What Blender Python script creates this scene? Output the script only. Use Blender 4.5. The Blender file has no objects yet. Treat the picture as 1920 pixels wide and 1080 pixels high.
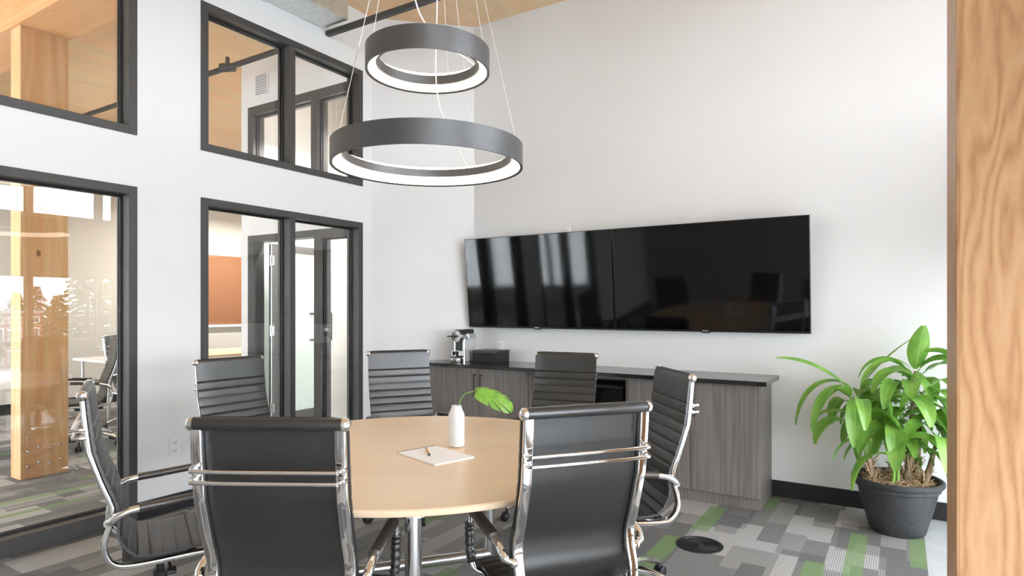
import bpy, bmesh, math, random
from mathutils import Vector, Matrix
random.seed(7)
S = bpy.context.scene
COL = S.collection
PI = math.pi

# ------------------------------------------------------------------ camera, sky, exposure
H_EYE = 1.36
cam_d = bpy.data.cameras.new('camera'); cam = bpy.data.objects.new('camera', cam_d); COL.objects.link(cam)
cam_d.sensor_width = 36.0; cam_d.lens = 36.0 * 1171.0 / 1920.0
cam_d.shift_y = 38.0 / 1920.0; cam_d.clip_end = 400; cam_d.clip_start = 0.05
cam.location = (0, 0, H_EYE); cam.rotation_euler = (PI / 2, 0, math.radians(31.94))
S.camera = cam
S.view_settings.view_transform = 'Standard'; S.view_settings.look = 'None'
S.view_settings.gamma = 1.0; S.view_settings.use_curve_mapping = False
S.view_settings.exposure = 1.15

w = bpy.data.worlds.new('sky'); S.world = w; w.use_nodes = True
nt = w.node_tree; nt.nodes.clear()
wo = nt.nodes.new('ShaderNodeOutputWorld'); bg = nt.nodes.new('ShaderNodeBackground')
tc = nt.nodes.new('ShaderNodeTexCoord'); nz = nt.nodes.new('ShaderNodeTexNoise'); cr = nt.nodes.new('ShaderNodeValToRGB')
mp = nt.nodes.new('ShaderNodeMapping'); mp.inputs['Scale'].default_value = (1, 1, 3)
nz.inputs['Scale'].default_value = 2.2; nz.inputs['Detail'].default_value = 5
cr.color_ramp.elements[0].position = .3; cr.color_ramp.elements[0].color = (.82, .90, 1, 1)
cr.color_ramp.elements[1].position = .7; cr.color_ramp.elements[1].color = (.915, .963, 1, 1)
nt.links.new(tc.outputs['Generated'], mp.inputs['Vector']); nt.links.new(mp.outputs[0], nz.inputs['Vector'])
nt.links.new(nz.outputs[0], cr.inputs[0]); nt.links.new(cr.outputs[0], bg.inputs['Color'])
bg.inputs['Strength'].default_value = 8.0
nt.links.new(bg.outputs[0], wo.inputs['Surface'])

def area(name, loc, rot, sx, sy, power, col=(1, 1, 1)):
    d = bpy.data.lights.new(name, 'AREA'); d.shape = 'RECTANGLE'; d.size = sx; d.size_y = sy; d.energy = power; d.color = col
    o = bpy.data.objects.new(name, d); COL.objects.link(o); o.location = loc; o.rotation_euler = rot
    return o
# window portals (guide the sky light through the glazing; they give no light of their own)
for zz, sz in ((0.96, 1.80), (3.23, 1.38)):
    p = area('window_portal', (1.22, 1.35, zz), (0, PI / 2, 0), sz, 6.7, 1); p.data.cycles.is_portal = True
p = area('window_portal', (-7, -1.97, 1.4), (PI / 2, 0, PI), 4.4, 2.0, 1); p.data.cycles.is_portal = True

# ------------------------------------------------------------------ materials
MATS = {}
class NT:
    def __init__(s, name):
        s.m = bpy.data.materials.new(name); s.m.use_nodes = True
        s.t = s.m.node_tree; s.b = s.t.nodes['Principled BSDF']; s.out = s.t.nodes['Material Output']; MATS[name] = s.m
    def n(s, typ, **kw):
        nd = s.t.nodes.new(typ)
        for k, v in kw.items(): setattr(nd, k, v)
        return nd
    def l(s, a, b): s.t.links.new(a, b)
    def set(s, **kw):
        for k, v in kw.items(): s.b.inputs[k.replace('_', ' ')].default_value = v
    def coords(s, scale=(1, 1, 1), rot=(0, 0, 0), loc=(0, 0, 0), gen='Object'):
        c = s.n('ShaderNodeTexCoord'); m = s.n('ShaderNodeMapping')
        m.inputs['Scale'].default_value = scale; m.inputs['Rotation'].default_value = rot; m.inputs['Location'].default_value = loc
        s.l(c.outputs[gen], m.inputs['Vector']); return m.outputs[0]
    def noise(s, vec, scale, detail=3, rough=.5, dist=0):
        x = s.n('ShaderNodeTexNoise'); x.inputs['Scale'].default_value = scale; x.inputs['Detail'].default_value = detail
        x.inputs['Roughness'].default_value = rough; x.inputs['Distortion'].default_value = dist
        s.l(vec, x.inputs['Vector']); return x.outputs[0]
    def ramp(s, fac, stops, interp='LINEAR'):
        r = s.n('ShaderNodeValToRGB'); r.color_ramp.interpolation = interp
        el = r.color_ramp.elements
        while len(el) < len(stops): el.new(.5)
        for e, (p, c) in zip(el, stops): e.position = p; e.color = (*c, 1)
        s.l(fac, r.inputs[0]); return r.outputs[0]
    def math(s, op, a, b=None, c=None):
        m = s.n('ShaderNodeMath', operation=op)
        for i, v in enumerate((a, b, c)):
            if v is None: continue
            if isinstance(v, (int, float)): m.inputs[i].default_value = v
            else: s.l(v, m.inputs[i])
        return m.outputs[0]
    def mix(s, fac, a, b, mode='MIX'):
        m = s.n('ShaderNodeMix', data_type='RGBA', blend_type=mode)
        for i, v in ((0, fac), (6, a), (7, b)):
            if isinstance(v, (int, float)): m.inputs[i].default_value = v
            elif isinstance(v, tuple): m.inputs[i].default_value = (*v, 1)
            else: s.l(v, m.inputs[i])
        return m.outputs[2]
    def col(s, sock): s.l(sock, s.b.inputs['Base Color'])
    def bump(s, sock, strength=.2, dist=.002):
        b = s.n('ShaderNodeBump'); b.inputs['Strength'].default_value = strength; b.inputs['Distance'].default_value = dist
        s.l(sock, b.inputs['Height']); s.l(b.outputs[0], s.b.inputs['Normal'])

def plain(name, col, rough=.5, metal=0, **kw):
    k = NT(name); k.set(Base_Color=(*col, 1), Roughness=rough, Metallic=metal, **kw); return k.m

def wall_paint(name, c):
    k = NT(name); v = k.coords(); n = k.noise(v, 180, 2); k.set(Roughness=.55); k.bump(n, .06, .001)
    n2 = k.noise(v, .7, 2); k.col(k.ramp(n2, [(.3, tuple(x * .985 for x in c)), (.7, c)])); return k.m
wall_paint('paint', (.80, .80, .795)); wall_paint('paint_beige', (.58, .55, .50))
plain('paint_spandrel', (.50, .47, .43), .6)
k = NT('frame_metal'); k.set(Roughness=.5, Metallic=0); n = k.noise(k.coords((60, 60, 1)), 8, 2)
k.col(k.ramp(n, [(.3, (.050, .048, .047)), (.7, (.062, .060, .058))]))
plain('mullion_pale', (.52, .49, .45), .5, .2)
plain('black_base', (.012, .012, .013), .5)
plain('black_plastic', (.014, .014, .015), .38)
plain('black_matte', (.02, .02, .021), .7)
plain('chrome', (.86, .86, .86), .07, 1)
plain('chrome_satin', (.74, .74, .74), .24, 1)
plain('silver', (.72, .72, .72), .3, .9)
plain('brushed_white', (.75, .75, .75), .35, .4)
plain('white_plastic', (.85, .85, .84), .4)
plain('white_laminate', (.85, .85, .85), .3)
plain('ceramic_white', (.86, .86, .85), .45)
plain('paper', (.9, .89, .9), .7)
plain('cable_white', (.85, .85, .83), .5)
plain('wire_silver', (.75, .75, .74), .35, .6)
plain('pencil_wood', (.75, .42, .16), .45)
plain('screen', (.003, .003, .0035), .06, 0, **{'Specular_IOR_Level': .35})
plain('bezel', (.02, .02, .022), .3, .4)
k = NT('ring_metal'); k.set(Roughness=.42, Metallic=.55); n = k.noise(k.coords((3, 3, 60)), 20, 3)
k.col(k.ramp(n, [(.3, (.10, .10, .102)), (.7, (.125, .125, .127))]))
k = NT('led'); k.set(Base_Color=(1, .95, .9, 1), Roughness=.5); k.b.inputs['Emission Color'].default_value = (1, .84, .68, 1); k.b.inputs['Emission Strength'].default_value = 2.2
k = NT('led_cool'); k.set(Base_Color=(1, 1, 1, 1)); k.b.inputs['Emission Color'].default_value = (1, .93, .84, 1); k.b.inputs['Emission Strength'].default_value = 9.0

def leather(name, c0, c1, rough):
    k = NT(name); v = k.coords(); n = k.noise(v, 260, 3); n2 = k.noise(v, 6, 3)
    k.col(k.ramp(n2, [(.3, c0), (.7, c1)])); k.set(Roughness=rough, Specular_IOR_Level=1.0); k.bump(n, .12, .0012)
    return k.m
leather('leather', (.012, .012, .012), (.016, .0158, .0155), .37)
leather('leather_roll', (.012, .012, .012), (.018, .018, .018), .36)
leather('leather_brown_wrap', (.035, .028, .024), (.05, .04, .034), .4)
k = NT('mesh_black'); k.set(Base_Color=(.01, .01, .01, 1), Roughness=.6)

def glass(name, tint, spec=1.0, haze=None):
    k = NT(name); tr = k.n('ShaderNodeBsdfTransparent'); gl = k.n('ShaderNodeBsdfGlossy'); mx = k.n('ShaderNodeMixShader')
    fr = k.n('ShaderNodeFresnel'); geo = k.n('ShaderNodeNewGeometry'); k.l(k.math('SUBTRACT', 1.52, k.math('MULTIPLY', geo.outputs['Backfacing'], 1.52 - 1 / 1.52)), fr.inputs['IOR'])
    gl.inputs['Roughness'].default_value = 0.0; tr.inputs['Color'].default_value = (*tint, 1)
    f = k.math('MINIMUM', k.math('MULTIPLY', fr.outputs[0], spec), 1.0)
    k.l(f, mx.inputs[0]); k.l(tr.outputs[0], mx.inputs[1]); k.l(gl.outputs[0], mx.inputs[2])
    if haze:
        df = k.n('ShaderNodeBsdfTranslucent'); df.inputs['Color'].default_value = (*haze[1], 1)
        d2 = k.n('ShaderNodeBsdfDiffuse'); d2.inputs['Color'].default_value = (*haze[1], 1)
        a = k.n('ShaderNodeMixShader'); a.inputs[0].default_value = .5; k.l(df.outputs[0], a.inputs[1]); k.l(d2.outputs[0], a.inputs[2])
        m2 = k.n('ShaderNodeMixShader'); m2.inputs[0].default_value = haze[0]
        k.l(mx.outputs[0], m2.inputs[1]); k.l(a.outputs[0], m2.inputs[2]); k.l(m2.outputs[0], k.out.inputs['Surface'])
    else: k.l(mx.outputs[0], k.out.inputs['Surface'])
    return k.m
glass('glass', (.985, .995, .99), 1.15)
glass('glass_window', (.983, .983, .984), 1.0)
glass('glass_frosted', (.95, .98, .965), 1.2, (.75, (.80, .87, .84)))

def wood(name, grain_axis, c_lo, c_mid, c_hi, stretch=14, scale=3.0, rough=.45, knots=0, knot_scale=3, planks=0, plank_axis=0, rings=.5):
    """procedural wood: noise stretched along grain_axis, optional laminations and knots"""
    k = NT(name); sc = [1.0] * 3; sc[grain_axis] = 1.0 / stretch
    v = k.coords(tuple(sc)); base = k.coords()
    warp = k.noise(v, scale * .8, 3, .55)
    cl = k.math('MULTIPLY', warp, rings * 14)
    fr = k.math('FRACT', cl); tri = k.math('ABSOLUTE', k.math('SUBTRACT', fr, .5))
    fine = k.noise(v, scale * 22, 4, .6)
    f = k.math('ADD', k.math('MULTIPLY', tri, .9), k.math('MULTIPLY', fine, .55))
    c = k.ramp(f, [(.15, c_lo), (.5, c_mid), (.85, c_hi)])
    if planks:
        sx = k.n('ShaderNodeSeparateXYZ'); k.l(base, sx.inputs[0])
        a = k.math('FLOOR', k.math('MULTIPLY', sx.outputs[plank_axis], 1.0 / planks))
        wn = k.n('ShaderNodeTexWhiteNoise', noise_dimensions='1D'); k.l(a, wn.inputs['W'])
        c = k.mix(k.math('MULTIPLY', wn.outputs['Value'], .8), c, k.mix(1.0, c, (1.15 * c_lo[0], c_lo[1], c_lo[2]), 'MIX'))
    if knots:
        v2 = k.coords(tuple((1.0 if i != grain_axis else .6) for i in range(3)))
        vo = k.n('ShaderNodeTexVoronoi'); vo.inputs['Scale'].default_value = knot_scale; k.l(v2, vo.inputs['Vector'])
        kn = k.ramp(vo.outputs['Distance'], [(.0, (1, 1, 1)), (knots, (1, 1, 1)), (knots * 1.9, (0, 0, 0))])
        c = k.mix(kn, c, (c_lo[0] * .35, c_lo[1] * .28, c_lo[2] * .22))
    k.col(c); k.set(Roughness=rough); k.bump(f, .05, .001); return k.m
wood('wood_table', 0, (.80, .585, .375), (.86, .65, .43), (.89, .69, .47), 9, 2.6, .28, rings=.25)
wood('wood_edge', 0, (.76, .57, .38), (.81, .63, .44), (.84, .67, .48), 9, 2.6, .35)
wood('wood_pillar', 2, (.44, .21, .085), (.60, .335, .16), (.67, .41, .215), 5.5, 5.0, .42, rings=1.5)
wood('wood_glulam', 2, (.60, .34, .15), (.72, .45, .22), (.82, .57, .32), 12, 5, .5, .045, 4, .052, 1)
wood('wood_beam', 0, (.60, .33, .14), (.70, .42, .20), (.76, .49, .26), 12, 5, .5, .035, 4, .04, 2)
wood('wood_ceiling', 1, (.78, .55, .31), (.84, .62, .38), (.88, .66, .42), 7, 2.0, .55, .03, 6, .14, 0, rings=.35)
wood('wood_cabinet', 2, (.125, .106, .094), (.18, .157, .142), (.235, .21, .192), 40, 9, .45, rings=.8)
plain('cork_orange', (.27, .115, .05), .5)
k = NT('counter_black'); n = k.noise(k.coords(), 300, 2); k.set(Roughness=.13); k.col(k.ramp(n, [(.4, (.012, .012, .012)), (.75, (.035, .035, .036))]))
k = NT('galvanized'); vo = k.n('ShaderNodeTexVoronoi'); vo.inputs['Scale'].default_value = 30; k.l(k.coords(), vo.inputs['Vector'])
k.col(k.ramp(vo.outputs['Color'], [(.2, (.66, .69, .67)), (.8, (.76, .78, .77))])); k.set(Metallic=.8, Roughness=.3)

# carpet + polished concrete strip beside the windows
k = NT('carpet'); base = k.coords(); sx = k.n('ShaderNodeSeparateXYZ'); k.l(base, sx.inputs[0]); X, Y = sx.outputs[0], sx.outputs[1]
def cells(wx, ly, seed):
    i = k.math('FLOOR', k.math('DIVIDE', k.math('ADD', X, 20 + seed * .07), wx))
    w1 = k.n('ShaderNodeTexWhiteNoise', noise_dimensions='2D'); cb = k.n('ShaderNodeCombineXYZ'); k.l(i, cb.inputs[0]); cb.inputs[1].default_value = seed; k.l(cb.outputs[0], w1.inputs['Vector'])
    j = k.math('FLOOR', k.math('ADD', k.math('DIVIDE', k.math('ADD', Y, 20), ly), k.math('MULTIPLY', w1.outputs['Value'], 3)))
    w2 = k.n('ShaderNodeTexWhiteNoise', noise_dimensions='3D'); cb2 = k.n('ShaderNodeCombineXYZ'); k.l(i, cb2.inputs[0]); k.l(j, cb2.inputs[1]); cb2.inputs[2].default_value = seed
    k.l(cb2.outputs[0], w2.inputs['Vector']); return w2.outputs['Value']
a = cells(.25, .5, 1.0); b = cells(.125, .375, 5.0); g = cells(.10, .95, 9.0)
ab = k.math('ADD', k.math('MULTIPLY', a, .6), k.math('MULTIPLY', b, .4))
tone = k.ramp(ab, [(0, (.135, .138, .14)), (.36, (.195, .199, .20)), (.5, (.30, .304, .306)), (.62, (.46, .465, .468))], 'CONSTANT')
light = k.ramp(ab, [(.36, (.15,) * 3), (.55, (1, 1, 1))])
pin = k.math('GREATER_THAN', k.math('FRACT', k.math('MULTIPLY', X, 90)), .55)
fuzz = k.noise(base, 420, 2, .7)
c = k.mix(k.math('MULTIPLY', k.math('MULTIPLY', pin, light), .5), tone, (.06, .06, .06))
gm = k.math('MULTIPLY', k.math('LESS_THAN', g, .06), k.math('LESS_THAN', X, -5.6))
for (ga, gb, gc_, gd) in ((-1.11, -1.0, 3.85, 4.38), (-1.20, -1.09, 2.9, 3.68), (-.80, -.73, 4.5, 4.8), (-.26, -.17, 3.3, 4.3), (.04, .115, 3.9, 4.4), (-.44, -.34, 3.0, 3.7), (-2.64, -2.54, 2.9, 3.5),
                          (-2.02, -1.93, 2.2, 2.6), (-5.33, -5.25, 1.5, 2.4), (-5.0, -4.93, 1.2, 2.2), (-4.60, -4.53, 1.0, 1.8), (-4.65, -4.58, 2.0, 2.25), (-3.6, -3.5, .8, 1.5), (-5.6, -5.52, 2.4, 3.1)):
    q = k.math('MULTIPLY', k.math('COMPARE', X, (ga + gb) / 2, (gb - ga) / 2), k.math('COMPARE', Y, (gc_ + gd) / 2, (gd - gc_) / 2)); gm = k.math('MAXIMUM', gm, q)
gc = k.mix(k.math('MULTIPLY', pin, .4), (.17, .30, .10), (.11, .17, .08))
c = k.mix(k.math('MULTIPLY', gm, .72), c, gc)
c = k.mix(.75, c, k.ramp(fuzz, [(.3, (.55,) * 3), (.7, (1.3,) * 3)]), 'MULTIPLY')
warmth = k.ramp(k.noise(base, 1.3, 2), [(.35, (1.04, .99, .93)), (.65, (1, 1, 1.01))])
c = k.mix(1.0, c, warmth, 'MULTIPLY')
conc = k.ramp(k.noise(base, 5, 4), [(.3, (.42, .43, .43)), (.7, (.50, .51, .51))])
edge = k.math('GREATER_THAN', X, .117)
c = k.mix(edge, c, conc); k.col(c)
k.l(k.math('SUBTRACT', .95, k.math('MULTIPLY', edge, .5)), k.b.inputs['Roughness'])
k.bump(k.math('MULTIPLY', fuzz, k.math('SUBTRACT', 1, edge)), .35, .004)

# plants
k = NT('leaf'); n = k.noise(k.coords(), 9, 3); g2 = k.n('ShaderNodeUVMap')
sep = k.n('ShaderNodeSeparateXYZ'); k.l(g2.outputs[0], sep.inputs[0])
mid = k.ramp(k.math('ABSOLUTE', k.math('SUBTRACT', sep.outputs[0], .5)), [(.0, (1, 1, 1)), (.05, (0, 0, 0))])
c = k.ramp(n, [(.25, (.09, .24, .035)), (.5, (.19, .40, .06)), (.8, (.33, .54, .11))])
vein = k.math('SINE', k.math('MULTIPLY', k.math('ADD', sep.outputs[1], k.math('ABSOLUTE', k.math('SUBTRACT', sep.outputs[0], .5))), 130))
c = k.mix(k.math('MULTIPLY', k.math('ADD', vein, 1), .10), c, (.30, .55, .12))
c = k.mix(k.math('MULTIPLY', mid, .6), c, (.42, .62, .18)); k.col(c)
k.set(Roughness=.36, Subsurface_Weight=0); k.b.inputs['Transmission Weight'].default_value = 0
# thin-leaf translucency
tl = k.n('ShaderNodeBsdfTranslucent'); k.l(c, tl.inputs['Color']); ms = k.n('ShaderNodeMixShader'); ms.inputs[0].default_value = .35
k.l(k.b.outputs[0], ms.inputs[1]); k.l(tl.outputs[0], ms.inputs[2]); k.l(ms.outputs[0], k.out.inputs['Surface'])
plain('leaf_yellow', (.62, .50, .08), .5)
k = NT('monstera'); n = k.noise(k.coords(), 30, 3); k.col(k.ramp(n, [(.3, (.12, .30, .03)), (.7, (.25, .46, .07))])); k.set(Roughness=.35)
plain('stem_green', (.22, .40, .07), .45)
k = NT('cane'); n = k.noise(k.coords((1, 1, .15)), 45, 4); k.col(k.ramp(n, [(.3, (.12, .075, .04)), (.55, (.34, .25, .16)), (.75, (.56, .46, .34))])); k.set(Roughness=.8); k.bump(n, .5, .004)
plain('husk', (.52, .36, .22), .85)
k = NT('soil'); n = k.noise(k.coords(), 60, 4); k.col(k.ramp(n, [(.3, (.02, .013, .008)), (.7, (.10, .06, .035))])); k.set(Roughness=.95); k.bump(n, .8, .01)
k = NT('pot_black'); n = k.noise(k.coords(), 55, 3); k.col(k.ramp(n, [(.35, (.030, .031, .034)), (.75, (.055, .056, .06))])); k.set(Roughness=.58)
# outdoors
k = NT('conifer'); n = k.noise(k.coords(), .8, 3); k.col(k.ramp(n, [(.3, (.030, .06, .025)), (.7, (.10, .12, .05))])); k.set(Roughness=.8)
k = NT('autumn'); n = k.noise(k.coords(), .5, 3); k.col(k.ramp(n, [(.3, (.05, .08, .03)), (.7, (.22, .13, .05))])); k.set(Roughness=.8)
plain('bark', (.10, .065, .045), .9)
k = NT('asphalt'); n = k.noise(k.coords(), .3, 4); k.col(k.ramp(n, [(.3, (.26, .265, .27)), (.7, (.38, .385, .39))])); k.set(Roughness=.9)
k = NT('brick_red'); br = k.n('ShaderNodeTexBrick'); br.inputs['Scale'].default_value = 2.0; br.inputs['Color1'].default_value = (.42, .07, .05, 1); br.inputs['Color2'].default_value = (.34, .06, .045, 1)
br.inputs['Mortar'].default_value = (.3, .2, .18, 1); k.l(k.coords(), br.inputs['Vector']); k.col(br.outputs[0]); k.set(Roughness=.8)
plain('facade_grey', (.40, .42, .43), .7); plain('roof_grey', (.35, .36, .37), .7); plain('pane_dark', (.05, .06, .07), .1)
plain('car_white', (.8, .8, .8), .25); plain('car_dark', (.05, .055, .06), .25)

# ------------------------------------------------------------------ mesh helpers
class MB:
    def __init__(s): s.bm = bmesh.new(); s.uv = s.bm.loops.layers.uv.new('UVMap'); s.mi = 0
    def _tag(s, faces):
        for f in faces: f.material_index = s.mi
    def box(s, x0, x1, y0, y1, z0, z1, bevel=0, mat=None):
        vs = [s.bm.verts.new(((x0, x1)[i & 1], (y0, y1)[(i >> 1) & 1], (z0, z1)[(i >> 2) & 1])) for i in range(8)]
        fs = [s.bm.faces.new([vs[i] for i in q]) for q in ((0, 2, 3, 1), (4, 5, 7, 6), (0, 1, 5, 4), (2, 6, 7, 3), (0, 4, 6, 2), (1, 3, 7, 5))]
        s._tag(fs)
        if bevel:
            ed = list({e for f in fs for e in f.edges})
            r = bmesh.ops.bevel(s.bm, geom=ed, offset=bevel, segments=2, affect='EDGES', profile=.7); s._tag(r['faces'])
        if mat is not None: pass
        return s
    def quadstrip(s, rings, closed=True, caps=True):
        R = [[s.bm.verts.new(p) for p in r] for r in rings]; n = len(R[0]); fs = []
        for i in range(len(R) - 1):
            for j in range(n if closed else n - 1):
                a, b = j, (j + 1) % n
                try: fs.append(s.bm.faces.new((R[i][a], R[i][b], R[i + 1][b], R[i + 1][a])))
                except ValueError: pass
        if caps and closed:
            fs.append(s.bm.faces.new(R[0][::-1])); fs.append(s.bm.faces.new(R[-1]))
        s._tag(fs); return s
    def tube(s, pts, r, seg=10, caps=True):
        pts = [Vector(p) for p in pts]; n = len(pts); rings = []
        t0 = (pts[1] - pts[0]).normalized(); ref = Vector((0, 0, 1)) if abs(t0.z) < .9 else Vector((1, 0, 0))
        nrm = t0.cross(ref).normalized()
        for i, p in enumerate(pts):
            t = ((pts[min(i + 1, n - 1)] - pts[max(i - 1, 0)])).normalized()
            nrm = (nrm - t * nrm.dot(t)).normalized(); bn = t.cross(nrm)
            rr = r[i] if isinstance(r, (list, tuple)) else r
            rings.append([p + nrm * math.cos(2 * PI * j / seg) * rr + bn * math.sin(2 * PI * j / seg) * rr for j in range(seg)])
        return s.quadstrip(rings, True, caps)
    def sweep(s, pts, sec, up):
        """sec: list of (along up, along normal) offsets; planar path whose plane normal is up"""
        pts = [Vector(p) for p in pts]; up = Vector(up).normalized(); n = len(pts); rings = []
        for i, p in enumerate(pts):
            t = (pts[min(i + 1, n - 1)] - pts[max(i - 1, 0)]).normalized(); nn = t.cross(up).normalized()
            rings.append([p + up * a + nn * b for a, b in sec])
        return s.quadstrip(rings, True, True)
    def lathe(s, prof, seg=32, axis='Z', loc=(0, 0, 0), caps=True):
        rings = []
        for r, h in prof:
            ring = []
            for j in range(seg):
                a = 2 * PI * j / seg; c, d = math.cos(a) * r, math.sin(a) * r
                v = {'Z': (c, d, h), 'X': (h, c, d), 'Y': (d, h, c)}[axis]
                ring.append(Vector(v) + Vector(loc))
            rings.append(ring)
        return s.quadstrip(rings, True, caps)
    def ring_lathe(s, prof, seg=64, loc=(0, 0, 0)):
        prof = list(prof) + [prof[0]]
        return s.lathe(prof, seg, 'Z', loc, caps=False)
    def build(s, name, mats, parent=None, smooth=False, loc=None, angle=None):
        bmesh.ops.remove_doubles(s.bm, verts=s.bm.verts, dist=1e-6)
        bmesh.ops.recalc_face_normals(s.bm, faces=s.bm.faces)
        me = bpy.data.meshes.new(name); s.bm.to_mesh(me); s.bm.free()
        for m in (mats if isinstance(mats, (list, tuple)) else [mats]): me.materials.append(MATS[m])
        if smooth:
            for p in me.polygons: p.use_smooth = True
            try: me.set_sharp_from_angle(angle=math.radians(angle or 40))
            except Exception: pass
        o = bpy.data.objects.new(name, me); COL.objects.link(o)
        if parent: o.parent = parent
        if loc: o.location = loc
        return o
def crom(pts, n=6):
    P = [Vector(p) for p in pts]; P = [2 * P[0] - P[1]] + P + [2 * P[-1] - P[-2]]; out = []
    for i in range(1, len(P) - 2):
        a, b, c, d = P[i - 1:i + 3]
        for k_ in range(n):
            t = k_ / n; out.append(.5 * ((2 * b) + (c - a) * t + (2 * a - 5 * b + 4 * c - d) * t * t + (3 * b - a - 3 * c + d) * t ** 3))
    out.append(P[-2]); return out
def rsec(a, b, r=.3, n=3):
    """rounded rectangle, full sizes a, b"""
    rr = min(a, b) * r; out = []
    for cx, cy, st in ((a / 2 - rr, b / 2 - rr, 0), (-a / 2 + rr, b / 2 - rr, 90), (-a / 2 + rr, -b / 2 + rr, 180), (a / 2 - rr, -b / 2 + rr, 270)):
        for i in range(n + 1):
            t = math.radians(st + 90 * i / n); out.append((cx + rr * math.cos(t), cy + rr * math.sin(t)))
    return out
def tag(o, label=None, cat=None, group=None, kind=None):
    if label: o['label'] = label
    if cat: o['category'] = cat
    if group: o['group'] = group
    if kind: o['kind'] = kind
    return o
def thing(name, label, cat, loc=(0, 0, 0), rz=0, group=None):
    o = bpy.data.objects.new(name, None); COL.objects.link(o); o.location = loc; o.rotation_euler = (0, 0, rz); o.empty_display_size = .1
    return tag(o, label, cat, group)
def kids(o): return [c for c in bpy.data.objects if c.parent == o]
def copy_tree(o, parent=None):
    c = o.copy(); COL.objects.link(c); c.parent = parent
    for ch in kids(o): copy_tree(ch, c)
    return c
def C2W(X, Z, z=0):
    "plan position given as (right of, ahead of) the viewpoint -> room coordinates"
    return Vector((.8486 * X - .529 * Z, .529 * X + .8486 * Z, z))

# ------------------------------------------------------------------ room shell
CE = 4.04; XL = -4.15; YB = 4.86; XR = 1.20; YF = -2.0; XF = -9.7; WT = .13
m = MB(); m.box(XF - .2, XR + .15, YF - .2, 9.2, -.12, 0); tag(m.build('floor', 'carpet'), kind='structure')
m = MB(); m.box(XF - .2, XR + .15, YF - .2, 9.2, CE, CE + .12); tag(m.build('ceiling', 'wood_ceiling'), kind='structure')

def struct(name, boxes, mat, bevel=0):
    m = MB()
    for b in boxes: m.box(*b, bevel=bevel)
    return tag(m.build(name, mat), kind='structure')
W1 = (.30, 2.119); W2 = (2.549, 4.087); LT = 2.135; UB = 2.465; UT = 3.51
x0, x1 = XL - WT, XL
struct('wall_left', [(x0, x1, YF, W1[0], 0, CE), (x0, x1, W1[1], W2[0], 0, CE), (x0, x1, W2[1], 4.21, 0, CE),
                     (x0, x1, W1[0], W1[1], LT, UB), (x0, x1, W2[0], W2[1], LT, UB),
                     (x0, x1, W1[0], W1[1], UT, CE), (x0, x1, W2[0], W2[1], UT, CE)], 'paint')
# chamfered corner wall
m = MB(); a = Vector((XL, 4.21)); b = Vector((-3.455, YB)); nn = Vector((-(b - a).y, (b - a).x)).normalized() * .12
m.quadstrip([[(a.x, a.y, z), (b.x, b.y, z), (b.x + nn.x, b.y + nn.y + .03, z), (a.x + nn.x, a.y + nn.y, z)] for z in (0, CE)])
tag(m.build('wall_corner', 'paint'), kind='structure')
struct('wall_back', [(-3.62, XR + .12, YB, YB + .14, 0, CE)], 'paint')
# wall behind the viewpoint, with an unseen window added to light the neighbouring office
struct('wall_front', [(XF, -9.2, YF - .14, YF, 0, CE), (-9.2, -4.8, YF - .14, YF, 0, .4), (-9.2, -4.8, YF - .14, YF, 2.4, CE), (-4.8, XL, YF - .14, YF, 0, CE)], 'paint')
struct('wall_front.001', [(XL, XR + .12, YF - .14, YF, 0, CE)], 'paint_spandrel')
struct('added_overhang', [(XR + .16, XR + 1.5, YF - 1, YB + 1, 4.0, 4.15)], 'paint_spandrel')  # unseen roof overhang outside, added to cut skylight on the upper back wall
def window_unit(name, axis, pos, depth, u0, u1, z0, z1, mull, fw, mat, gmat, glass_pos, bottom=None, lip=0, parent=None, trans=()):
    """framed glazing. axis 'X': pane lies in the plane x=pos and runs along y; 'Y': the reverse."""
    def bx(mb, p0, p1, a0, a1, b0, b1, bv=0):
        if axis == 'X': mb.box(p0, p1, a0, a1, b0, b1, bevel=bv)
        else: mb.box(a0, a1, p0, p1, b0, b1, bevel=bv)
    e = bpy.data.objects.new(name, None); COL.objects.link(e); e['kind'] = 'structure'
    if parent: e.parent = parent
    e.location = (0, 0, 0)
    m = MB(); p0, p1 = pos - depth, pos + lip; bt = bottom or fw
    bx(m, p0, p1, u0, u0 + fw, z0, z1, .003); bx(m, p0, p1, u1 - fw, u1, z0, z1, .003)
    bx(m, p0, p1, u0 + fw, u1 - fw, z1 - fw, z1, .003); bx(m, p0, p1, u0 + fw, u1 - fw, z0, z0 + bt, .003)
    m.build('window_frame', mat, e)
    xs = [u0 + fw] + [q for c in mull for q in (c - fw / 2, c + fw / 2)] + [u1 - fw]
    for c in mull:
        m = MB(); bx(m, p0, p1, c - fw / 2, c + fw / 2, z0 + bt, z1 - fw, .003); m.build('mullion', mat, e)
    for tz in trans:
        m = MB(); bx(m, p0, p1 - .01, u0 + fw, u1 - fw, tz - .03, tz + .03, .003); m.build('transom', mat, e)
    for i in range(0, len(xs), 2):
        m = MB(); bx(m, glass_pos - .004, glass_pos + .004, xs[i], xs[i + 1], z0 + bt, z1 - fw); m.build('pane', gmat, e)
        # glazing stops round the pane
        m = MB(); g = .014
        for q in (glass_pos - .016, glass_pos + .006):
            bx(m, q, q + .010, xs[i], xs[i] + g, z0 + bt, z1 - fw); bx(m, q, q + .010, xs[i + 1] - g, xs[i + 1], z0 + bt, z1 - fw)
            bx(m, q, q + .010, xs[i] + g, xs[i + 1] - g, z1 - fw - g, z1 - fw); bx(m, q, q + .010, xs[i] + g, xs[i + 1] - g, z0 + bt, z0 + bt + g)
        m.build('glazing_stop', 'black_base', e)
    return e
window_unit('window_1', 'X', XL, WT + .01, W1[0], W1[1], UB, UT, [1.21], .052, 'frame_metal', 'glass', XL - .085, lip=.012)
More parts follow.
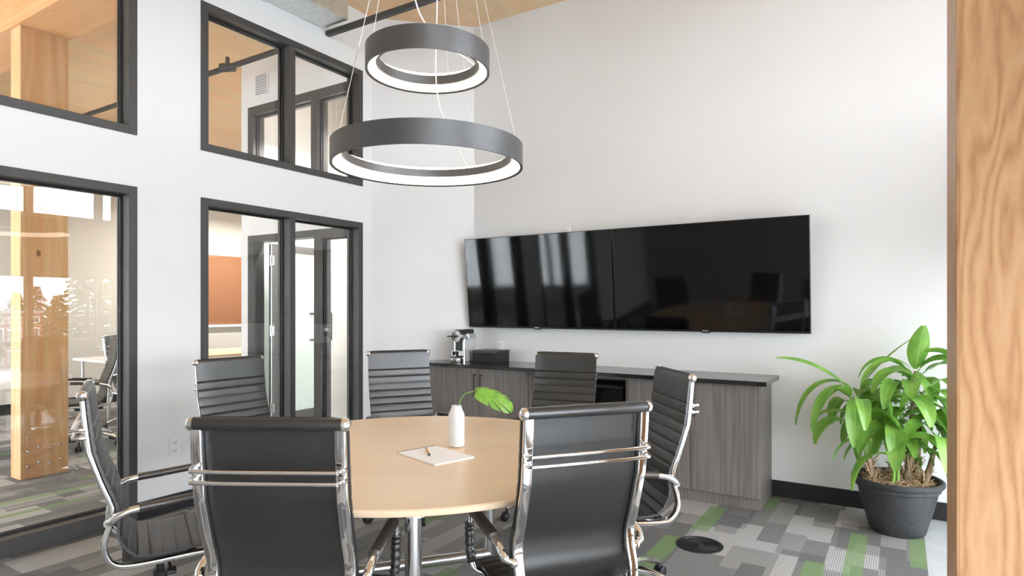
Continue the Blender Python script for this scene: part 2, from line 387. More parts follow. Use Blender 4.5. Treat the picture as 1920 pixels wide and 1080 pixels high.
window_unit('window_2', 'X', XL, WT + .01, W1[0], W1[1], 0.0, LT, [1.21], .052, 'frame_metal', 'glass', XL - .085, .10, lip=.012)
window_unit('window_3', 'X', XL, WT + .01, W2[0], W2[1], UB, UT, [3.318], .052, 'frame_metal', 'glass', XL - .085, lip=.012)
window_unit('window_4', 'X', XL, WT + .01, W2[0], W2[1], 0.0, LT, [3.318], .052, 'frame_metal', 'glass', XL - .085, .10, lip=.012)
# daylight side (right): glazed below and above a spandrel
struct('wall_right', [(XR, XR + .14, YF, YB, 1.86, 2.54), (XR, XR + .14, YF, YB, 3.92, CE), (XR, XR + .14, YF, YB, 0, .06), (XR, XR + .14, 4.70, YB, .06, 1.86), (XR, XR + .14, 4.70, YB, 2.54, 3.92)], 'paint_spandrel')
mull = [4.44 - .84 * i for i in range(0, 8)]
window_unit('window_5', 'X', XR + .12, .12, YF, 4.699, .06, 1.86, mull, .07, 'mullion_pale', 'glass_window', XR + .06, trans=(.90,))
window_unit('window_6', 'X', XR + .12, .12, YF, 4.699, 2.54, 3.92, mull, .07, 'mullion_pale', 'glass_window', XR + .06)
window_unit('window_added', 'Y', YF, .12, -9.2, -4.8, .4, 2.4, [-7.73, -6.26], .06, 'frame_metal', 'glass_window', YF - .07)  # out of view, added so daylight reaches the neighbouring office
# baseboards
struct('baseboard_left', [(XL, XL + .013, W1[1], W2[0], 0, .115), (XL, XL + .013, W2[1], 4.205, 0, .115), (XL, XL + .013, YF, W1[0], 0, .115)], 'black_base', .002)
struct('baseboard_back', [(-.798, XR, YB - .013, YB, 0, .115)], 'black_base', .002)
# neighbouring offices
struct('wall_far', [(XF - .12, XF, YF, 9, 0, CE)], 'paint_beige')
struct('wall_end', [(XF, XR, 9.0, 9.12, 0, CE)], 'paint')
struct('baseboard_far', [(XF, XF + .013, YF, 9, 0, .13)], 'black_base')
PX0 = -6.08; PY = 4.2; SF0, SF1 = -5.957, -4.30
struct('wall_partition', [(PX0, SF0, PY, PY + .13, 0, CE), (SF0, -4.28, PY, PY + .13, LT, UB), (SF0, -4.28, PY, PY + .13, UT, CE), (PX0, PX0 + .13, PY + .13, 8.9, 0, CE)], 'paint')
struct('wall_side_room', [(-5.42, -4.2, 5.35, 5.47, 0, CE), (-5.42, -5.30, 5.47, 8.9, 0, CE)], 'paint_beige')
window_unit('window_8', 'Y', PY + .13, .14, SF0, SF1 - .002, UB, UT, [-4.914], .09, 'frame_metal', 'glass_window', PY + .05)
window_unit('window_9', 'Y', PY + .13, .14, -4.914, SF1 - .002, 0, LT, [], .09, 'frame_metal', 'glass_window', PY + .05, .13)
# glazed door standing open beyond the left wall's second window
d = bpy.data.objects.new('door_1', None); COL.objects.link(d); d['kind'] = 'structure'
m = MB(); m.box(SF0, SF0 + .09, PY - .01, PY + .13, 0, LT, bevel=.003); m.box(SF0 + .09, -4.916, PY - .01, PY + .13, LT - .07, LT, bevel=.003); m.build('door_frame', 'frame_metal', d)
lx = -5.75; ly0, ly1 = PY + .10, PY + .92; dt = .045
m = MB(); m.box(lx, lx + dt, ly0, ly0 + .08, .01, 2.05, bevel=.003); m.box(lx, lx + dt, ly1 - .10, ly1, .01, 2.05, bevel=.003)
m.box(lx, lx + dt, ly0 + .08, ly1 - .10, 1.97, 2.05); m.box(lx, lx + dt, ly0 + .08, ly1 - .10, .01, .22); m.build('door_leaf', 'frame_metal', d)
m = MB(); m.box(lx + .018, lx + .026, ly0 + .08, ly1 - .10, .22, 1.97); m.build('pane', 'glass_frosted', d)
for hz in (.30, 1.12, 1.87):
    m = MB(); m.lathe([(.011, 0), (.011, .11)], 12, loc=(lx + .06, ly0 - .02, hz - .055)); m.box(lx + .045, lx + .10, ly0 - .016, ly0 - .010, hz - .05, hz + .05); m.build('door_hinge', 'chrome_satin', d, True)
m = MB(); m.box(lx + .05, lx + .058, ly0 - .014, ly0 - .008, .02, 2.05); m.build('door_edge_strip', 'silver', d)
m = MB(); hx = lx + .10
m.tube(crom([(lx + .045, ly1 - .05, 1.30), (hx, ly1 - .05, 1.30), (hx + .005, ly1 - .05, 1.28), (hx + .005, ly1 - .05, 1.02), (hx, ly1 - .05, 1.0), (lx + .045, ly1 - .05, 1.0)], 4), .011)
m.tube([(lx + .045, ly1 - .05, 1.30), (lx + .03, ly1 - .30, 1.30)], .009); m.tube([(lx + .045, ly1 - .05, 1.0), (lx + .03, ly1 - .30, 1.0)], .009)
m.build('door_handle', 'black_plastic', d, True)

# timber column and beam in the neighbouring office, timber column at the right edge
m = MB(); m.box(-6.08, -5.90, 2.13, 2.466, 0, 3.6, bevel=.006)
o = m.build('timber_column', 'wood_glulam'); tag(o, 'tall glue-laminated timber column standing in the office behind the glass, bolted at its foot', 'column')
m = MB()
for bx_ in range(4):
    for bz in (.10, .22): m.lathe([(.012, 0), (.012, .006), (.007, .012)], 10, 'X', (-5.901, 2.18 + .075 * bx_, bz + .02 * (bx_ % 2)))
m.build('bolt_heads', 'chrome_satin', o, True)
m = MB(); m.box(XF, x0 - .002, 2.11, 2.48, 3.6, CE - .001, bevel=.005)
tag(m.build('timber_beam', 'wood_beam'), 'glue-laminated timber beam under the ceiling above the timber column behind the glass', 'beam')
m = MB(); m.box(.098, .42, 1.612, 1.93, 0, CE - .001, bevel=.007)
tag(m.build('timber_column', 'wood_pillar'), 'large orange-brown timber column with swirling grain at the right edge', 'column')

# ------------------------------------------------------------------ ceiling services
t = thing('air_duct', 'galvanized sheet-metal duct running under the ceiling along the left wall', 'duct', (-4.0, 2.0, 3.88))
dx0, dx1, dz0, dz1 = XL + .004 + 4.0, -3.85 + 4.0, 3.722 - 3.88, 4.02 - 3.88
m = MB(); m.box(dx0, dx1, -3.4, 1.633, dz0, dz1, bevel=.003); m.build('duct_body', 'galvanized', t)
for yy in (.05, 1.05, -.95, -1.95):
    m = MB(); m.box(dx0, dx1 + .012, yy - .015, yy + .015, dz0 - .012, dz1); m.build('flange', 'galvanized', t)
m = MB(); m.box(XL + .002, XR - .02, 3.66, 3.705, 3.675, 3.715, bevel=.006)
tag(m.build('ceiling_strut', 'frame_metal'), 'dark steel strut crossing below the timber ceiling from the end of the duct', 'strut')
m = MB(); m.tube([(XF + .01, 3.69, 3.70), (x0 - .005, 3.69, 3.70)], .026, 12)
o = m.build('sprinkler_pipe', 'frame_metal', None, True); tag(o, 'dark sprinkler pipe under the timber ceiling of the neighbouring office', 'pipe')
m = MB(); m.tube([(-5.62, 3.66, 3.70), (-5.50, 3.72, 3.70)], .042, 12); m.tube([(-5.56, 3.69, 3.72), (-5.56, 3.69, 3.80)], .02, 10); m.build('pipe_coupling', 'frame_metal', o, True)

# ------------------------------------------------------------------ ring chandelier
def ring_part(e, R, zb, h, wd, lo, hi):
    m = MB(); m.ring_lathe([(R, zb), (R, zb + h), (R - .012, zb + h), (R - .012, zb + .004), (R - .006, zb)], 96)
    m.build('outer_band', 'ring_metal', e, True)
    m = MB(); ri = R - wd; m.ring_lathe([(ri, zb + lo), (ri, zb + hi), (ri + .010, zb + hi), (ri + .010, zb + lo)], 96); m.build('inner_band', 'ring_metal', e, True)
    m = MB(); m.ring_lathe([(R - .013, zb + .006), (ri + .0105, zb + lo + .004), (ri + .0105, zb + lo + .012), (R - .013, zb + .014)], 96); m.build('diffuser', 'led', e, True)
    m = MB(); m.ring_lathe([(R - .013, zb + hi + .004), (R - .017, zb + hi + .004), (R - .017, zb + h - .003), (R - .013, zb + h - .003)], 96); m.build('painted_band_glow', 'led', e, True)  # emissive strip stands in for lamplight on the outer band's inner face
lc = C2W(-.1345 * 2.95, 2.95)
t = thing('ring_chandelier', 'two-tier ring pendant lamp of dark grey hoops with glowing undersides above the round table', 'pendant lamp', (lc.x, lc.y, 2.02))
R1, R2 = .447, .29; z2 = 2.47 - 2.02
t1 = bpy.data.objects.new('lower_ring', None); COL.objects.link(t1); t1.parent = t
t2 = bpy.data.objects.new('upper_ring', None); COL.objects.link(t2); t2.parent = t
ring_part(t1, R1, 0, .105, .062, .042, .080); ring_part(t2, R2, z2, .105, .058, .032, .075)
top = Vector((0, 0, 3.72 - 2.02))
m = MB(); m.lathe([(.10, 3.74 - 2.02), (.10, 3.78 - 2.02), (.02, 3.79 - 2.02)], 32); m.lathe([(.012, 3.78 - 2.02), (.012, CE - 2.02)], 12); m.build('canopy', 'white_plastic', t, True)
vdir = -math.radians(31.94)
def wires(R, z, angs, parent, spread):
    for a in angs:
        a = math.radians(a) + math.radians(31.94)
        p = Vector((math.cos(a) * (R - .02), math.sin(a) * (R - .02), z)); q = Vector((math.cos(a) * spread, math.sin(a) * spread, 3.74 - 2.02))
        m = MB(); m.tube([p, q], .0017, 6); m.lathe([(.006, 0), (.006, .02), (.002, .028)], 8, loc=p - Vector((0, 0, .006)))
        m.build('suspension_wire', 'wire_silver', parent)
wires(R1, .08, (188, -8, 62), t1, .06); wires(R2, z2 + .08, (185, -5, 75), t2, .08)
m = MB(); ca = math.radians(31.94)
def loc2(X, Y, z): return Vector((X * math.cos(ca) - Y * math.sin(ca), X * math.sin(ca) + Y * math.cos(ca), z))
m.tube(crom([loc2(.0, -.02, 1.72), loc2(-.08, -.05, 1.2), loc2(-.06, -.02, .80), loc2(.03, .03, .64), loc2(.16, .12, .575), loc2(.22, .15, .54)], 8), .0036, 8); m.build('power_cord', 'cable_white', t2, True)
m = MB(); m.tube(crom([loc2(.02, 0, 1.72), loc2(.04, .02, .9), loc2(.03, .10, .40), loc2(.10, .25, .20), loc2(.17, .38, .07)], 8), .0032, 8); m.build('power_cord', 'cable_white', t1, True)

# ------------------------------------------------------------------ screens
def tv(x0, x1, label, name='flat_screen'):
    zb, zt = 1.182, 2.000; t = thing(name, label, 'television', ((x0 + x1) / 2, 4.80, zb), 0, None)
    tilt = math.atan2(.083, .818); t.rotation_euler = (tilt, 0, 0); hh = .825; hw = (x1 - x0) / 2
    m = MB(); m.box(-hw, hw, -.012, .030, 0, hh, bevel=.003); m.build('casing', 'bezel', t)
    m = MB(); m.box(-hw + .006, hw - .006, -.0145, -.0121, .016, hh - .006); m.build('display', 'screen', t)
    m = MB(); m.box(-hw * .7, hw * .7, .030, .044, .10, hh - .3); m.build('rear_housing', 'black_matte', t)
    m = MB(); m.box(-.2, .2, .030, .080, .50, .60); m.build('wall_mount', 'black_matte', t)
    m = MB(); m.box(-.022, .022, -.0155, -.012, .004, .012); m.build('silver_maker_mark', 'silver', t)
    m = MB(); m.box(-.03, .03, -.012, .02, -.008, .0); m.build('sensor_bar', 'black_plastic', t)
    return t
tv(-3.457, -1.995, 'left one of two large black flat screens on the white back wall')
tv(-1.983, -.535, 'right one of two large black flat screens, nearer the potted plant')
m = MB(); m.box(-2.47, -2.43, YB - .02, YB - .001, 1.96, 2.06, bevel=.003); 
tag(m.build('cable_cover', 'white_plastic'), 'small white cable cover on the wall just above the left flat screen', 'cable cover')

# ------------------------------------------------------------------ credenza run
CF = 4.41; CT = .845
t = thing('counter_slab', 'long glossy black countertop slab on the dark wooden credenza', 'countertop', (-2.4, 4.6, CT))
m = MB(); pts = [(-3.984, 4.358), (-.750, 4.358), (-.750, YB - .002), (-3.468, YB - .002)]
m.quadstrip([[(x + 2.4, y - 4.6, z) for x, y in pts] for z in (0, .030)]); o = m.build('slab', 'counter_black', t)
def cabinet(x0, x1, label, doors, open_=False, handles=()):
    t = thing('credenza_cabinet', label, 'cabinet', ((x0 + x1) / 2, 4.63, 0)); ox, oy = (x0 + x1) / 2, 4.63
    g = .001; yb = YB - .003 - oy; yf = CF + .02 - oy
    m = MB(); a, b = x0 + g - ox, x1 - g - ox
    yb = yb if x0 > -3.5 else 4.752 - oy
    m.box(a, a + .02, yf, yb, .08, CT - .001); m.box(b - .02, b, yf, yb, .08, CT - .001); m.box(a + .02, b - .02, yf, yb, .08, .10)
    m.box(a + .02, b - .02, yb - .012, yb, .10, CT - .001); m.box(a + .02, b - .02, yf, yb - .012, CT - .021, CT - .001)
    m.build('carcass', 'wood_cabinet', t)
    m = MB(); m.box(a, b, yf + (.0 if not open_ else .0), yb, 0.001, .079); m.build('plinth', 'wood_cabinet', t)
    for (p, q) in doors:
        m = MB(); m.box(p + .002 - ox, q - .002 - ox, CF - oy, CF + .019 - oy, .083, CT - .006, bevel=.0015); dd = m.build('door', 'wood_cabinet', t)
        for hxx in handles:
            if p < hxx < q:
                m = MB(); hx_ = hxx - ox; hy = CF - .032 - oy
                m.tube([(hx_, hy, .795), (hx_, hy, .60)], .0065, 10); m.tube([(hx_, hy, .785), (hx_, CF - oy, .785)], .006, 8); m.tube([(hx_, hy, .61), (hx_, CF - oy, .61)], .006, 8)
                m.build('door_handle', 'black_plastic', dd, True)
    return t
cabinet(-3.56, -2.605, 'two-door dark wood-grain cabinet at the left end of the credenza, under the coffee machine', [(-3.55, -3.084), (-3.084, -2.607)], handles=(-3.118, -3.05))
c2 = cabinet(-2.603, -1.734, 'open-fronted middle cabinet of the credenza holding a black mini fridge', [], True)
m = MB(); m.box(-.2, -.18, -.19, .2, .101, CT - .022); m.box(-.413, -.2, -.19, .2, .50, .52); m.build('inner_shelf', 'wood_cabinet', c2)
c3 = cabinet(-1.732, -.80, 'two-door dark wood-grain cabinet at the right end of the credenza, nearest the plant', [(-1.730, -1.264), (-1.264, -.802)], handles=(-1.235,))
m = MB(); m.box(-3.90, -3.562, 4.43, 4.44, .001, CT - .001)
tag(m.build('filler_panel', 'wood_cabinet'), 'dark wood-grain filler panel between the credenza and the angled corner wall', 'panel')
t = thing('mini_fridge', 'black mini fridge standing inside the open middle cabinet', 'fridge', (-2.0, 4.62, .102))
m = MB(); m.box(-.22, .22, -.14, .20, 0, .66, bevel=.006); m.build('body', 'black_plastic', t)
m = MB(); m.box(-.22, .22, -.175, -.142, .01, .655, bevel=.006); dr = m.build('door', 'screen', t)
m = MB(); m.box(-.06, -.05, -.192, -.1751, .30, .56); m.build('door_handle', 'silver', dr)

# coffee machine
cmx, cmy = -3.40, 4.58; CZ = .8755
t = thing('coffee_machine', 'chrome and black capsule coffee machine at the left end of the black countertop', 'coffee machine', (cmx, cmy, CZ), math.radians(8))
m = MB(); m.lathe([(.064, 0), (.066, .004), (.066, .034), (.060, .040)], 32, loc=(-.012, -.07, 0)); m.build('drip_tray', 'chrome_satin', t, True)
m = MB(); m.lathe([(.055, .0402), (.055, .044)], 24, loc=(-.012, -.07, 0)); m.build('tray_grid', 'black_plastic', t, True)
m = MB(); m.box(-.055, .055, -.02, .15, 0, .205, bevel=.012); m.build('body', 'brushed_white', t, True)
m = MB(); m.box(-.045, .032, -.030, -.019, .045, .185, bevel=.003); m.build('front_panel', 'black_plastic', t)
m = MB(); m.tube([(.045, -.03, 0.0), (.045, -.03, .21)], .014, 16); m.tube([(-.050, -.028, 0.0), (-.050, -.028, .19)], .008, 12); m.build('chrome_column', 'chrome', t, True)
m = MB(); m.box(-.052, .03, -.085, -.028, .098, .104); m.box(-.052, -.044, -.085, -.028, .06, .104); m.box(.022, .03, -.085, -.028, .06, .104); m.build('cup_support', 'chrome_satin', t)
m = MB(); m.lathe([(.050, -.075), (.052, -.06), (.052, .09), (.046, .10)], 28, 'Y', (-.005, 0, .232)); m.build('brew_head', 'chrome_satin', t, True)
m = MB(); m.box(-.035, .065, -.06, .13, .247, .292, bevel=.014); m.build('head_cover', 'black_plastic', t, True)
m = MB(); m.lathe([(.046, 0), (.046, .008), (.015, .010)][::-1], 28, 'Y', (-.005, -.088, .232)); 
for a in range(5): m.lathe([(.006, 0), (.006, .004)], 8, 'Y', (-.005 + .034 * math.cos(a * .7 + .4), -.091, .232 + .034 * math.sin(a * .7 + .4)))
m.build('control_disc', ['chrome'], t, True)
m = MB(); m.box(-.09, .0, -.105, -.092, .226, .238, bevel=.004); m.lathe([(.012, 0), (.012, .03)], 12, 'Y', (-.005, -.115, .232)); m.build('lever', 'black_plastic', t, True)
m = MB(); m.box(.055, .10, -.03, .10, .236, .255, bevel=.004); m.box(.085, .10, -.03, .10, .215, .24); m.build('water_tank_lid', 'silver', t)
m = MB(); m.box(-.05, .052, .151, .205, .01, .225, bevel=.01); m.build('water_tank', 'glass_window', t)
# black storage box
t = thing('capsule_box', 'flat black lidded box on the countertop right of the coffee machine', 'box', (-3.176, 4.735, CZ), 0)
m = MB(); m.box(-.125, .125, -.11, .11, 0, .078, bevel=.002); m.build('box_body', 'black_matte', t)
m = MB(); m.box(-.128, .128, -.113, .113, .0785, .105, bevel=.003); m.build('lid', 'black_plastic', t)

def outlet(name, label, loc, rz):
    t = thing(name, label, 'outlet', loc, rz)
    m = MB(); m.box(-.036, .036, -.006, 0, -.058, .058, bevel=.002); m.build('cover_plate', 'white_plastic', t)
    for zz in (-.026, .026):
        m = MB(); m.box(-.017, .017, -.009, -.0062, zz - .017, zz + .017, bevel=.001); f = m.build('socket', 'white_laminate', t)
        for xa, za, zb in ((-.008, -.004, .010), (.007, -.004, .010), (0, -.013, -.008)):
            m = MB(); m.box(xa - .0015, xa + .0015, -.0097, -.0092, zz + za, zz + zb); m.build('slot', 'black_matte', f)
outlet('wall_outlet', 'white wall outlet low on the left wall between the two floor-length windows', (XL + .001, 2.363, .43), PI / 2)
outlet('wall_outlet', 'white wall outlet above the countertop beside the coffee machine', (-3.16, YB - .001, 1.0), 0)
outlet('wall_switch', 'white plate on the beige wall beyond the open glass door', (-5.0, 5.349, .42), 0)

# ------------------------------------------------------------------ chairs
def make_chair():
    root = thing('office_chair', 'x', 'chair')
    D = .25   # local y = s - D
    fr = [(0, 1.045), (.008, .95), (.020, .845), (.030, .81), (.060, .715), (.088, .64), (.088, .585), (.068, .52), (.068, .465), (.095, .423), (.145, .408), (.25, .408), (.36, .413), (.45, .412), (.487, .398), (.50, .375)]
    for sx in (-1, 1):
        m = MB(); P = [Vector((sx * .1975, s - D, z)) for s, z in fr]; m.sweep(crom(P, 5), rsec(.032, .019, .25), (1, 0, 0)); m.build('side_frame', 'chrome', root, True)
    sl = [(-.002, 1.049), (.0015, 1.048), (.003, 1.042), (.008, 1.01), (.014, .95), (.026, .85), (.038, .80), (.066, .715), (.094, .64), (.100, .585), (.098, .535), (.115, .487), (.155, .441), (.21, .428), (.28, .427), (.36, .433), (.44, .431), (.485, .420), (.505, .398)]
    path = crom([Vector((0, s - D, z)) for s, z in sl], 24)
    def resample(pth, st):
        out = [pth[0]]; acc = 0
        for i in range(1, len(pth)):
            seg = pth[i] - pth[i - 1]; sl_ = seg.length; pos = st - acc
            while pos <= sl_: out.append(pth[i - 1] + seg * (pos / sl_)); pos += st
            acc = sl_ - (pos - st)
        return out
    path = resample(path, .0041)
    L = [0]
    for i in range(1, len(path)): L.append(L[-1] + (path[i] - path[i - 1]).length)
    split = next(i for i, p in enumerate(path) if p.z < .47)
    def panel(i0, i1, name, first_rib):
        m = MB(); rings = []; W = .216; nx = 11
        for i in range(i0, i1 + 1):
            t = (path[min(i + 1, len(path) - 1)] - path[max(i - 1, 0)]).normalized(); nf = Vector((1, 0, 0)).cross(t); 
            if nf.y < 0 and nf.z < 0: nf = -nf
            nf = Vector((0, -t.z, t.y)); nf = nf if (nf.y + nf.z * .8) > 0 else -nf
            l = L[i]; rib = 0
            if l > first_rib:
                ph = ((l - first_rib) / .0485) % 1.0; rib = -.0050 * abs(2 * ph - 1) ** 11 + .0012 * math.cos((ph - .5) * PI)
            ring = []
            for j in range(nx):
                u = -1 + 2 * j / (nx - 1); edge = .0 if abs(u) < .99 else -.004
                ring.append(path[i] + Vector((u * W, 0, 0)) + nf * (.019 + rib + edge))
            for j in range(nx):
                u = 1 - 2 * j / (nx - 1); ring.append(path[i] + Vector((u * W, 0, 0)) + nf * .006)
            rings.append(ring)
        m.quadstrip(rings, True, True); return m.build(name, 'leather', root, True, angle=50)
    panel(0, split, 'backrest', .118); panel(split, len(path) - 1, 'seat', .118)
    m = MB(); m.lathe([(.010, -.212), (.0165, -.209), (.0175, -.20), (.0175, .20), (.0165, .209), (.010, .212)], 24, 'X', (0, -D, 1.047)); m.build('headrest_roll', 'leather_roll', root, True)
    for sx in (-1, 1):
        m = MB(); pr = [(.019, .204), (.0195, .212), (.016, .220), (.009, .225), (.002, .2265)]
        m.lathe([(r, sx * h) for r, h in pr], 20, 'X', (0, -D, 1.047)); m.build('end_cap', 'chrome', root, True)
    for z in (.925, .895):
        sb = .011 - D; P = [(-.205, sb + .002, z), (-.205, sb - .02, z), (-.198, sb - .036, z), (-.178, sb - .041, z), (0, sb - .043, z), (.178, sb - .041, z), (.198, sb - .036, z), (.205, sb - .02, z), (.205, sb + .002, z)]
        m = MB(); m.tube(crom(P, 5), .0062, 10)
        for sx in (-1, 1): m.lathe([(.010, -.012), (.0105, -.004), (.0105, .004), (.006, .010)], 12, 'Y', (sx * .205, sb - .006, z))
        m.build('back_bar', 'chrome', root, True)
    for sx in (-1, 1):
        X = sx * .245
        A = [(sx * .212, .078, .580), (X - sx * .008, .088, .590), (X, .115, .612), (X, .16, .626), (X, .26, .634), (X, .37, .643), (X, .425, .640), (X, .452, .618), (X, .452, .56), (X, .44, .48), (X - sx * .008, .425, .435), (sx * .205, .42, .412)]
        P = [Vector((a, b - D, c)) for a, b, c in A]
        m = MB(); cp = crom(P, 6); m.tube(cp, [.0115 if i > 24 else (.014 if i > 5 else .010) for i in range(len(cp))], 12)
        m.lathe([(.014, -.008), (.016, 0), (.014, .008)], 14, 'X', (sx * .214, .078 - D, .580)); fr_ = m.build('armrest', 'chrome', root, True)
        m = MB(); q = crom([Vector((X, .175 - D, .631)), Vector((X, .26 - D, .637)), Vector((X, .37 - D, .646)), Vector((X, .408 - D, .646))], 6)
        m.sweep(q, rsec(.040, .028, .45), (1, 0, 0)); m.build('arm_pad', 'leather_brown_wrap', fr_, True)
        m = MB(); q = crom([Vector((X, .4525 - D, .590)), Vector((X, .452 - D, .55)), Vector((X, .443 - D, .49)), Vector((X - sx * .004, .433 - D, .452))], 8)
        m.tube(q, [.0165 + .0018 * math.sin(i * 1.7) for i in range(len(q))], 14); m.build('arm_sleeve', 'leather_roll', fr_, True)
    m = MB(); m.box(-.195, .195, .12 - D, .15 - D, .402, .414); m.box(-.195, .195, .34 - D, .37 - D, .402, .414); m.box(-.08, .08, -.13, .10, .358, .402, bevel=.008); m.tube([(.06, .02, .378), (.24, .03, .372)], .005, 8); m.box(.20, .25, .015, .045, .366, .378, bevel=.004)
    m.build('tilt_mechanism', 'black_plastic', root, True)
    m = MB(); m.lathe([(.026, .17), (.026, .30), (.023, .30), (.023, .345), (.014, .345), (.014, .362)][:3] + [(.015, .301), (.015, .36)], 20); m.build('gas_lift', 'black_plastic', root, True)
    m = MB(); m.lathe([(.030, .075), (.036, .085), (.036, .145), (.029, .165)], 24)
    for kk in range(5):
        a = 2 * PI * kk / 5 + .31; c, s_ = math.cos(a), math.sin(a)
        P = [Vector((c * r, s_ * r, z)) for r, z in ((.02, .125), (.09, .135), (.17, .122), (.24, .098), (.285, .078))]
        cp = crom(P, 4); m.tube(cp, [.021 - .009 * i / (len(cp) - 1) for i in range(len(cp))], 12)
    m.build('star_base', 'chrome', root, True)
    for kk in range(5):
        a = 2 * PI * kk / 5 + .31; c, s_ = math.cos(a), math.sin(a); p = Vector((c * .29, s_ * .29, 0)); tdir = Vector((-s_, c, 0))
        m = MB(); m.lathe([(.008, .045), (.008, .085)], 10, loc=p)
        for sg in (-1, 1):
            cc = p + Vector((c, s_, 0)) * .012; rings = []
            for hh, rr in ((.006, .020), (.008, .0265), (.022, .0265), (.026, .018)):
                rings.append([cc + tdir * sg * hh + Vector((c, s_, 0)) * math.cos(q * PI / 9) * rr + Vector((0, 0, 1)) * (.0268 + math.sin(q * PI / 9) * rr) for q in range(18)])
            m.quadstrip(rings)
        m.build('caster', 'black_plastic', root, True)
    return root
chair0 = make_chair(); used = False
def place_chair(roll, face, label, name=None, group=None):
    """roll = plan position of the middle of the top roll seen from the viewpoint; face = the way it faces"""
    global used
    f = Vector(face).normalized(); o = chair0 if not used else copy_tree(chair0); used = True
    c = C2W(roll[0] + f.x * .25, roll[1] + f.y * .25); fw = Vector((.8486 * f.x - .529 * f.y, .529 * f.x + .8486 * f.y))
    o.location = c; o.rotation_euler = (0, 0, math.atan2(-fw.x, fw.y)); o['label'] = label; o['group'] = group or 'ribbed leather chairs round the table'
    return o
place_chair((-.658, 1.684), (.04, 1), 'black chrome-framed chair seen from straight behind, nearest at lower left of the round table')
place_chair((.234, 1.915), (-.35, .94), 'black chair seen from behind at a slant, nearest at lower right of the round table')
place_chair((-1.64, 2.403), (.855, .52), 'ribbed chair seen side-on at the left edge, in front of the large glass pane')
place_chair((-1.695, 3.75), (.83, -.56), 'grey ribbed chair facing us in front of the two-pane interior window')
place_chair((-.797, 4.39), (.42, -.91), 'grey ribbed chair facing us straight on, left of the coffee machine')
place_chair((.363, 4.18), (-.44, -.90), 'dark brown ribbed chair facing us with its back against the open middle credenza cabinet')
place_chair((.78, 3.0), (-.99, -.13), 'dark ribbed chair turned sideways in front of the right-hand credenza cabinet')

# ------------------------------------------------------------------ round table
tcx = C2W(-.42, 2.745)
t = thing('round_table', 'large round meeting table with pale maple top and chrome tube legs', 'table', (tcx.x, tcx.y, 0), math.radians(31.94))
R = .842; m = MB(); m.lathe([(R - .03, .714), (R - .004, .720), (R, .728), (R, .738), (R - .002, .740)], 128); m.build('top_edge', 'wood_edge', t, True)
m = MB(); m.lathe([(R - .002, .7402), (R - .006, .7425)], 128); m.build('tabletop', 'wood_table', t)
legs = [(-.316 + .42, 2.0 - 2.745, .027), (-.12 + .42, 3.25 - 2.745, .024), (-.83 + .42, 3.0 - 2.745, .024), (-.97 + .42, 2.36 - 2.745, .027)]
for lx_, ly_, rr in legs:
    m = MB(); m.lathe([(rr + .006, .0), (rr + .006, .012), (rr, .016), (rr, .700), (rr + .03, .704), (rr + .03, .713)], 24, loc=(lx_, ly_, 0)); m.build('leg', 'chrome_satin', t, True)
m = MB(); m.tube([(legs[2][0], legs[2][1], .085), (legs[1][0], legs[1][1], .085)], .029, 16); m.build('stretcher', 'chrome_satin', t, True)
m = MB(); m.tube([(legs[3][0], legs[3][1], .065), (legs[0][0], legs[0][1], .065)], .026, 16); m.build('stretcher', 'chrome_satin', t, True)

TZ = .743
# vase
vp = C2W(-.248, 2.79)
t = thing('ribbed_vase', 'slim white ribbed ceramic vase standing on the round table', 'vase', (vp.x, vp.y, TZ))
pr = [(.028, 0), (.0335, .003)]
for i in range(16):
    z = .006 + i * .0087; pr += [(.0345, z), (.0362, z + .0030), (.0362, z + .0055), (.0345, z + .0085)]
for i in range(3):
    z = .146 + i * .009; r = .033 - i * .0042; pr += [(r + .001, z), (r + .0012, z + .004), (r - .0025, z + .0085)]
pr += [(.0222, .176), (.0215, .183), (.0185, .183), (.0185, .12)]
m = MB(); m.lathe(pr, 48); m.build('vase_body', 'ceramic_white', t, True)
t = thing('monstera_leaf', 'single bright green split leaf on an arching stem in the white vase', 'leaf', (vp.x, vp.y, TZ))
ca_, sa_ = math.cos(math.radians(31.94)), math.sin(math.radians(31.94))
def L2(X, Y, z): return Vector((X * ca_ - Y * sa_, X * sa_ + Y * ca_, z))
m = MB(); sp = crom([L2(0, 0, .10), L2(.012, 0, .185), L2(.022, 0, .215), L2(.040, 0, .236), L2(.062, .0, .243), L2(.078, 0, .245)], 5); m.tube(sp, .0022, 8); m.build('stem', 'stem_green', t, True)
# leaf blade: star-shaped heart with slots, tip pointing right and down, blade rolled towards the viewer
ctr = (.34, 0.0); out = []
def heart(th):
    r = .5 + .16 * math.cos(th) + .05 * math.cos(2 * th); return r * (1 - .34 * math.exp(-((abs(th) - PI) / .35) ** 2))
slots = [(.42, .04, .42), (.85, .055, .36), (1.42, .05, .50)]
N = 240
for i in range(N):
    th = -PI + 2 * PI * i / N; r = heart(th)
    for a, wd, dp in slots:
        d_ = abs(abs(th) - a)
        if d_ < wd: r *= dp + (1 - dp) * (d_ / wd) ** 1.5 * .6
    out.append((ctr[0] + r * math.cos(th), r * math.sin(th)))
m = MB(); ln = .20; O = L2(.078, 0, .245)

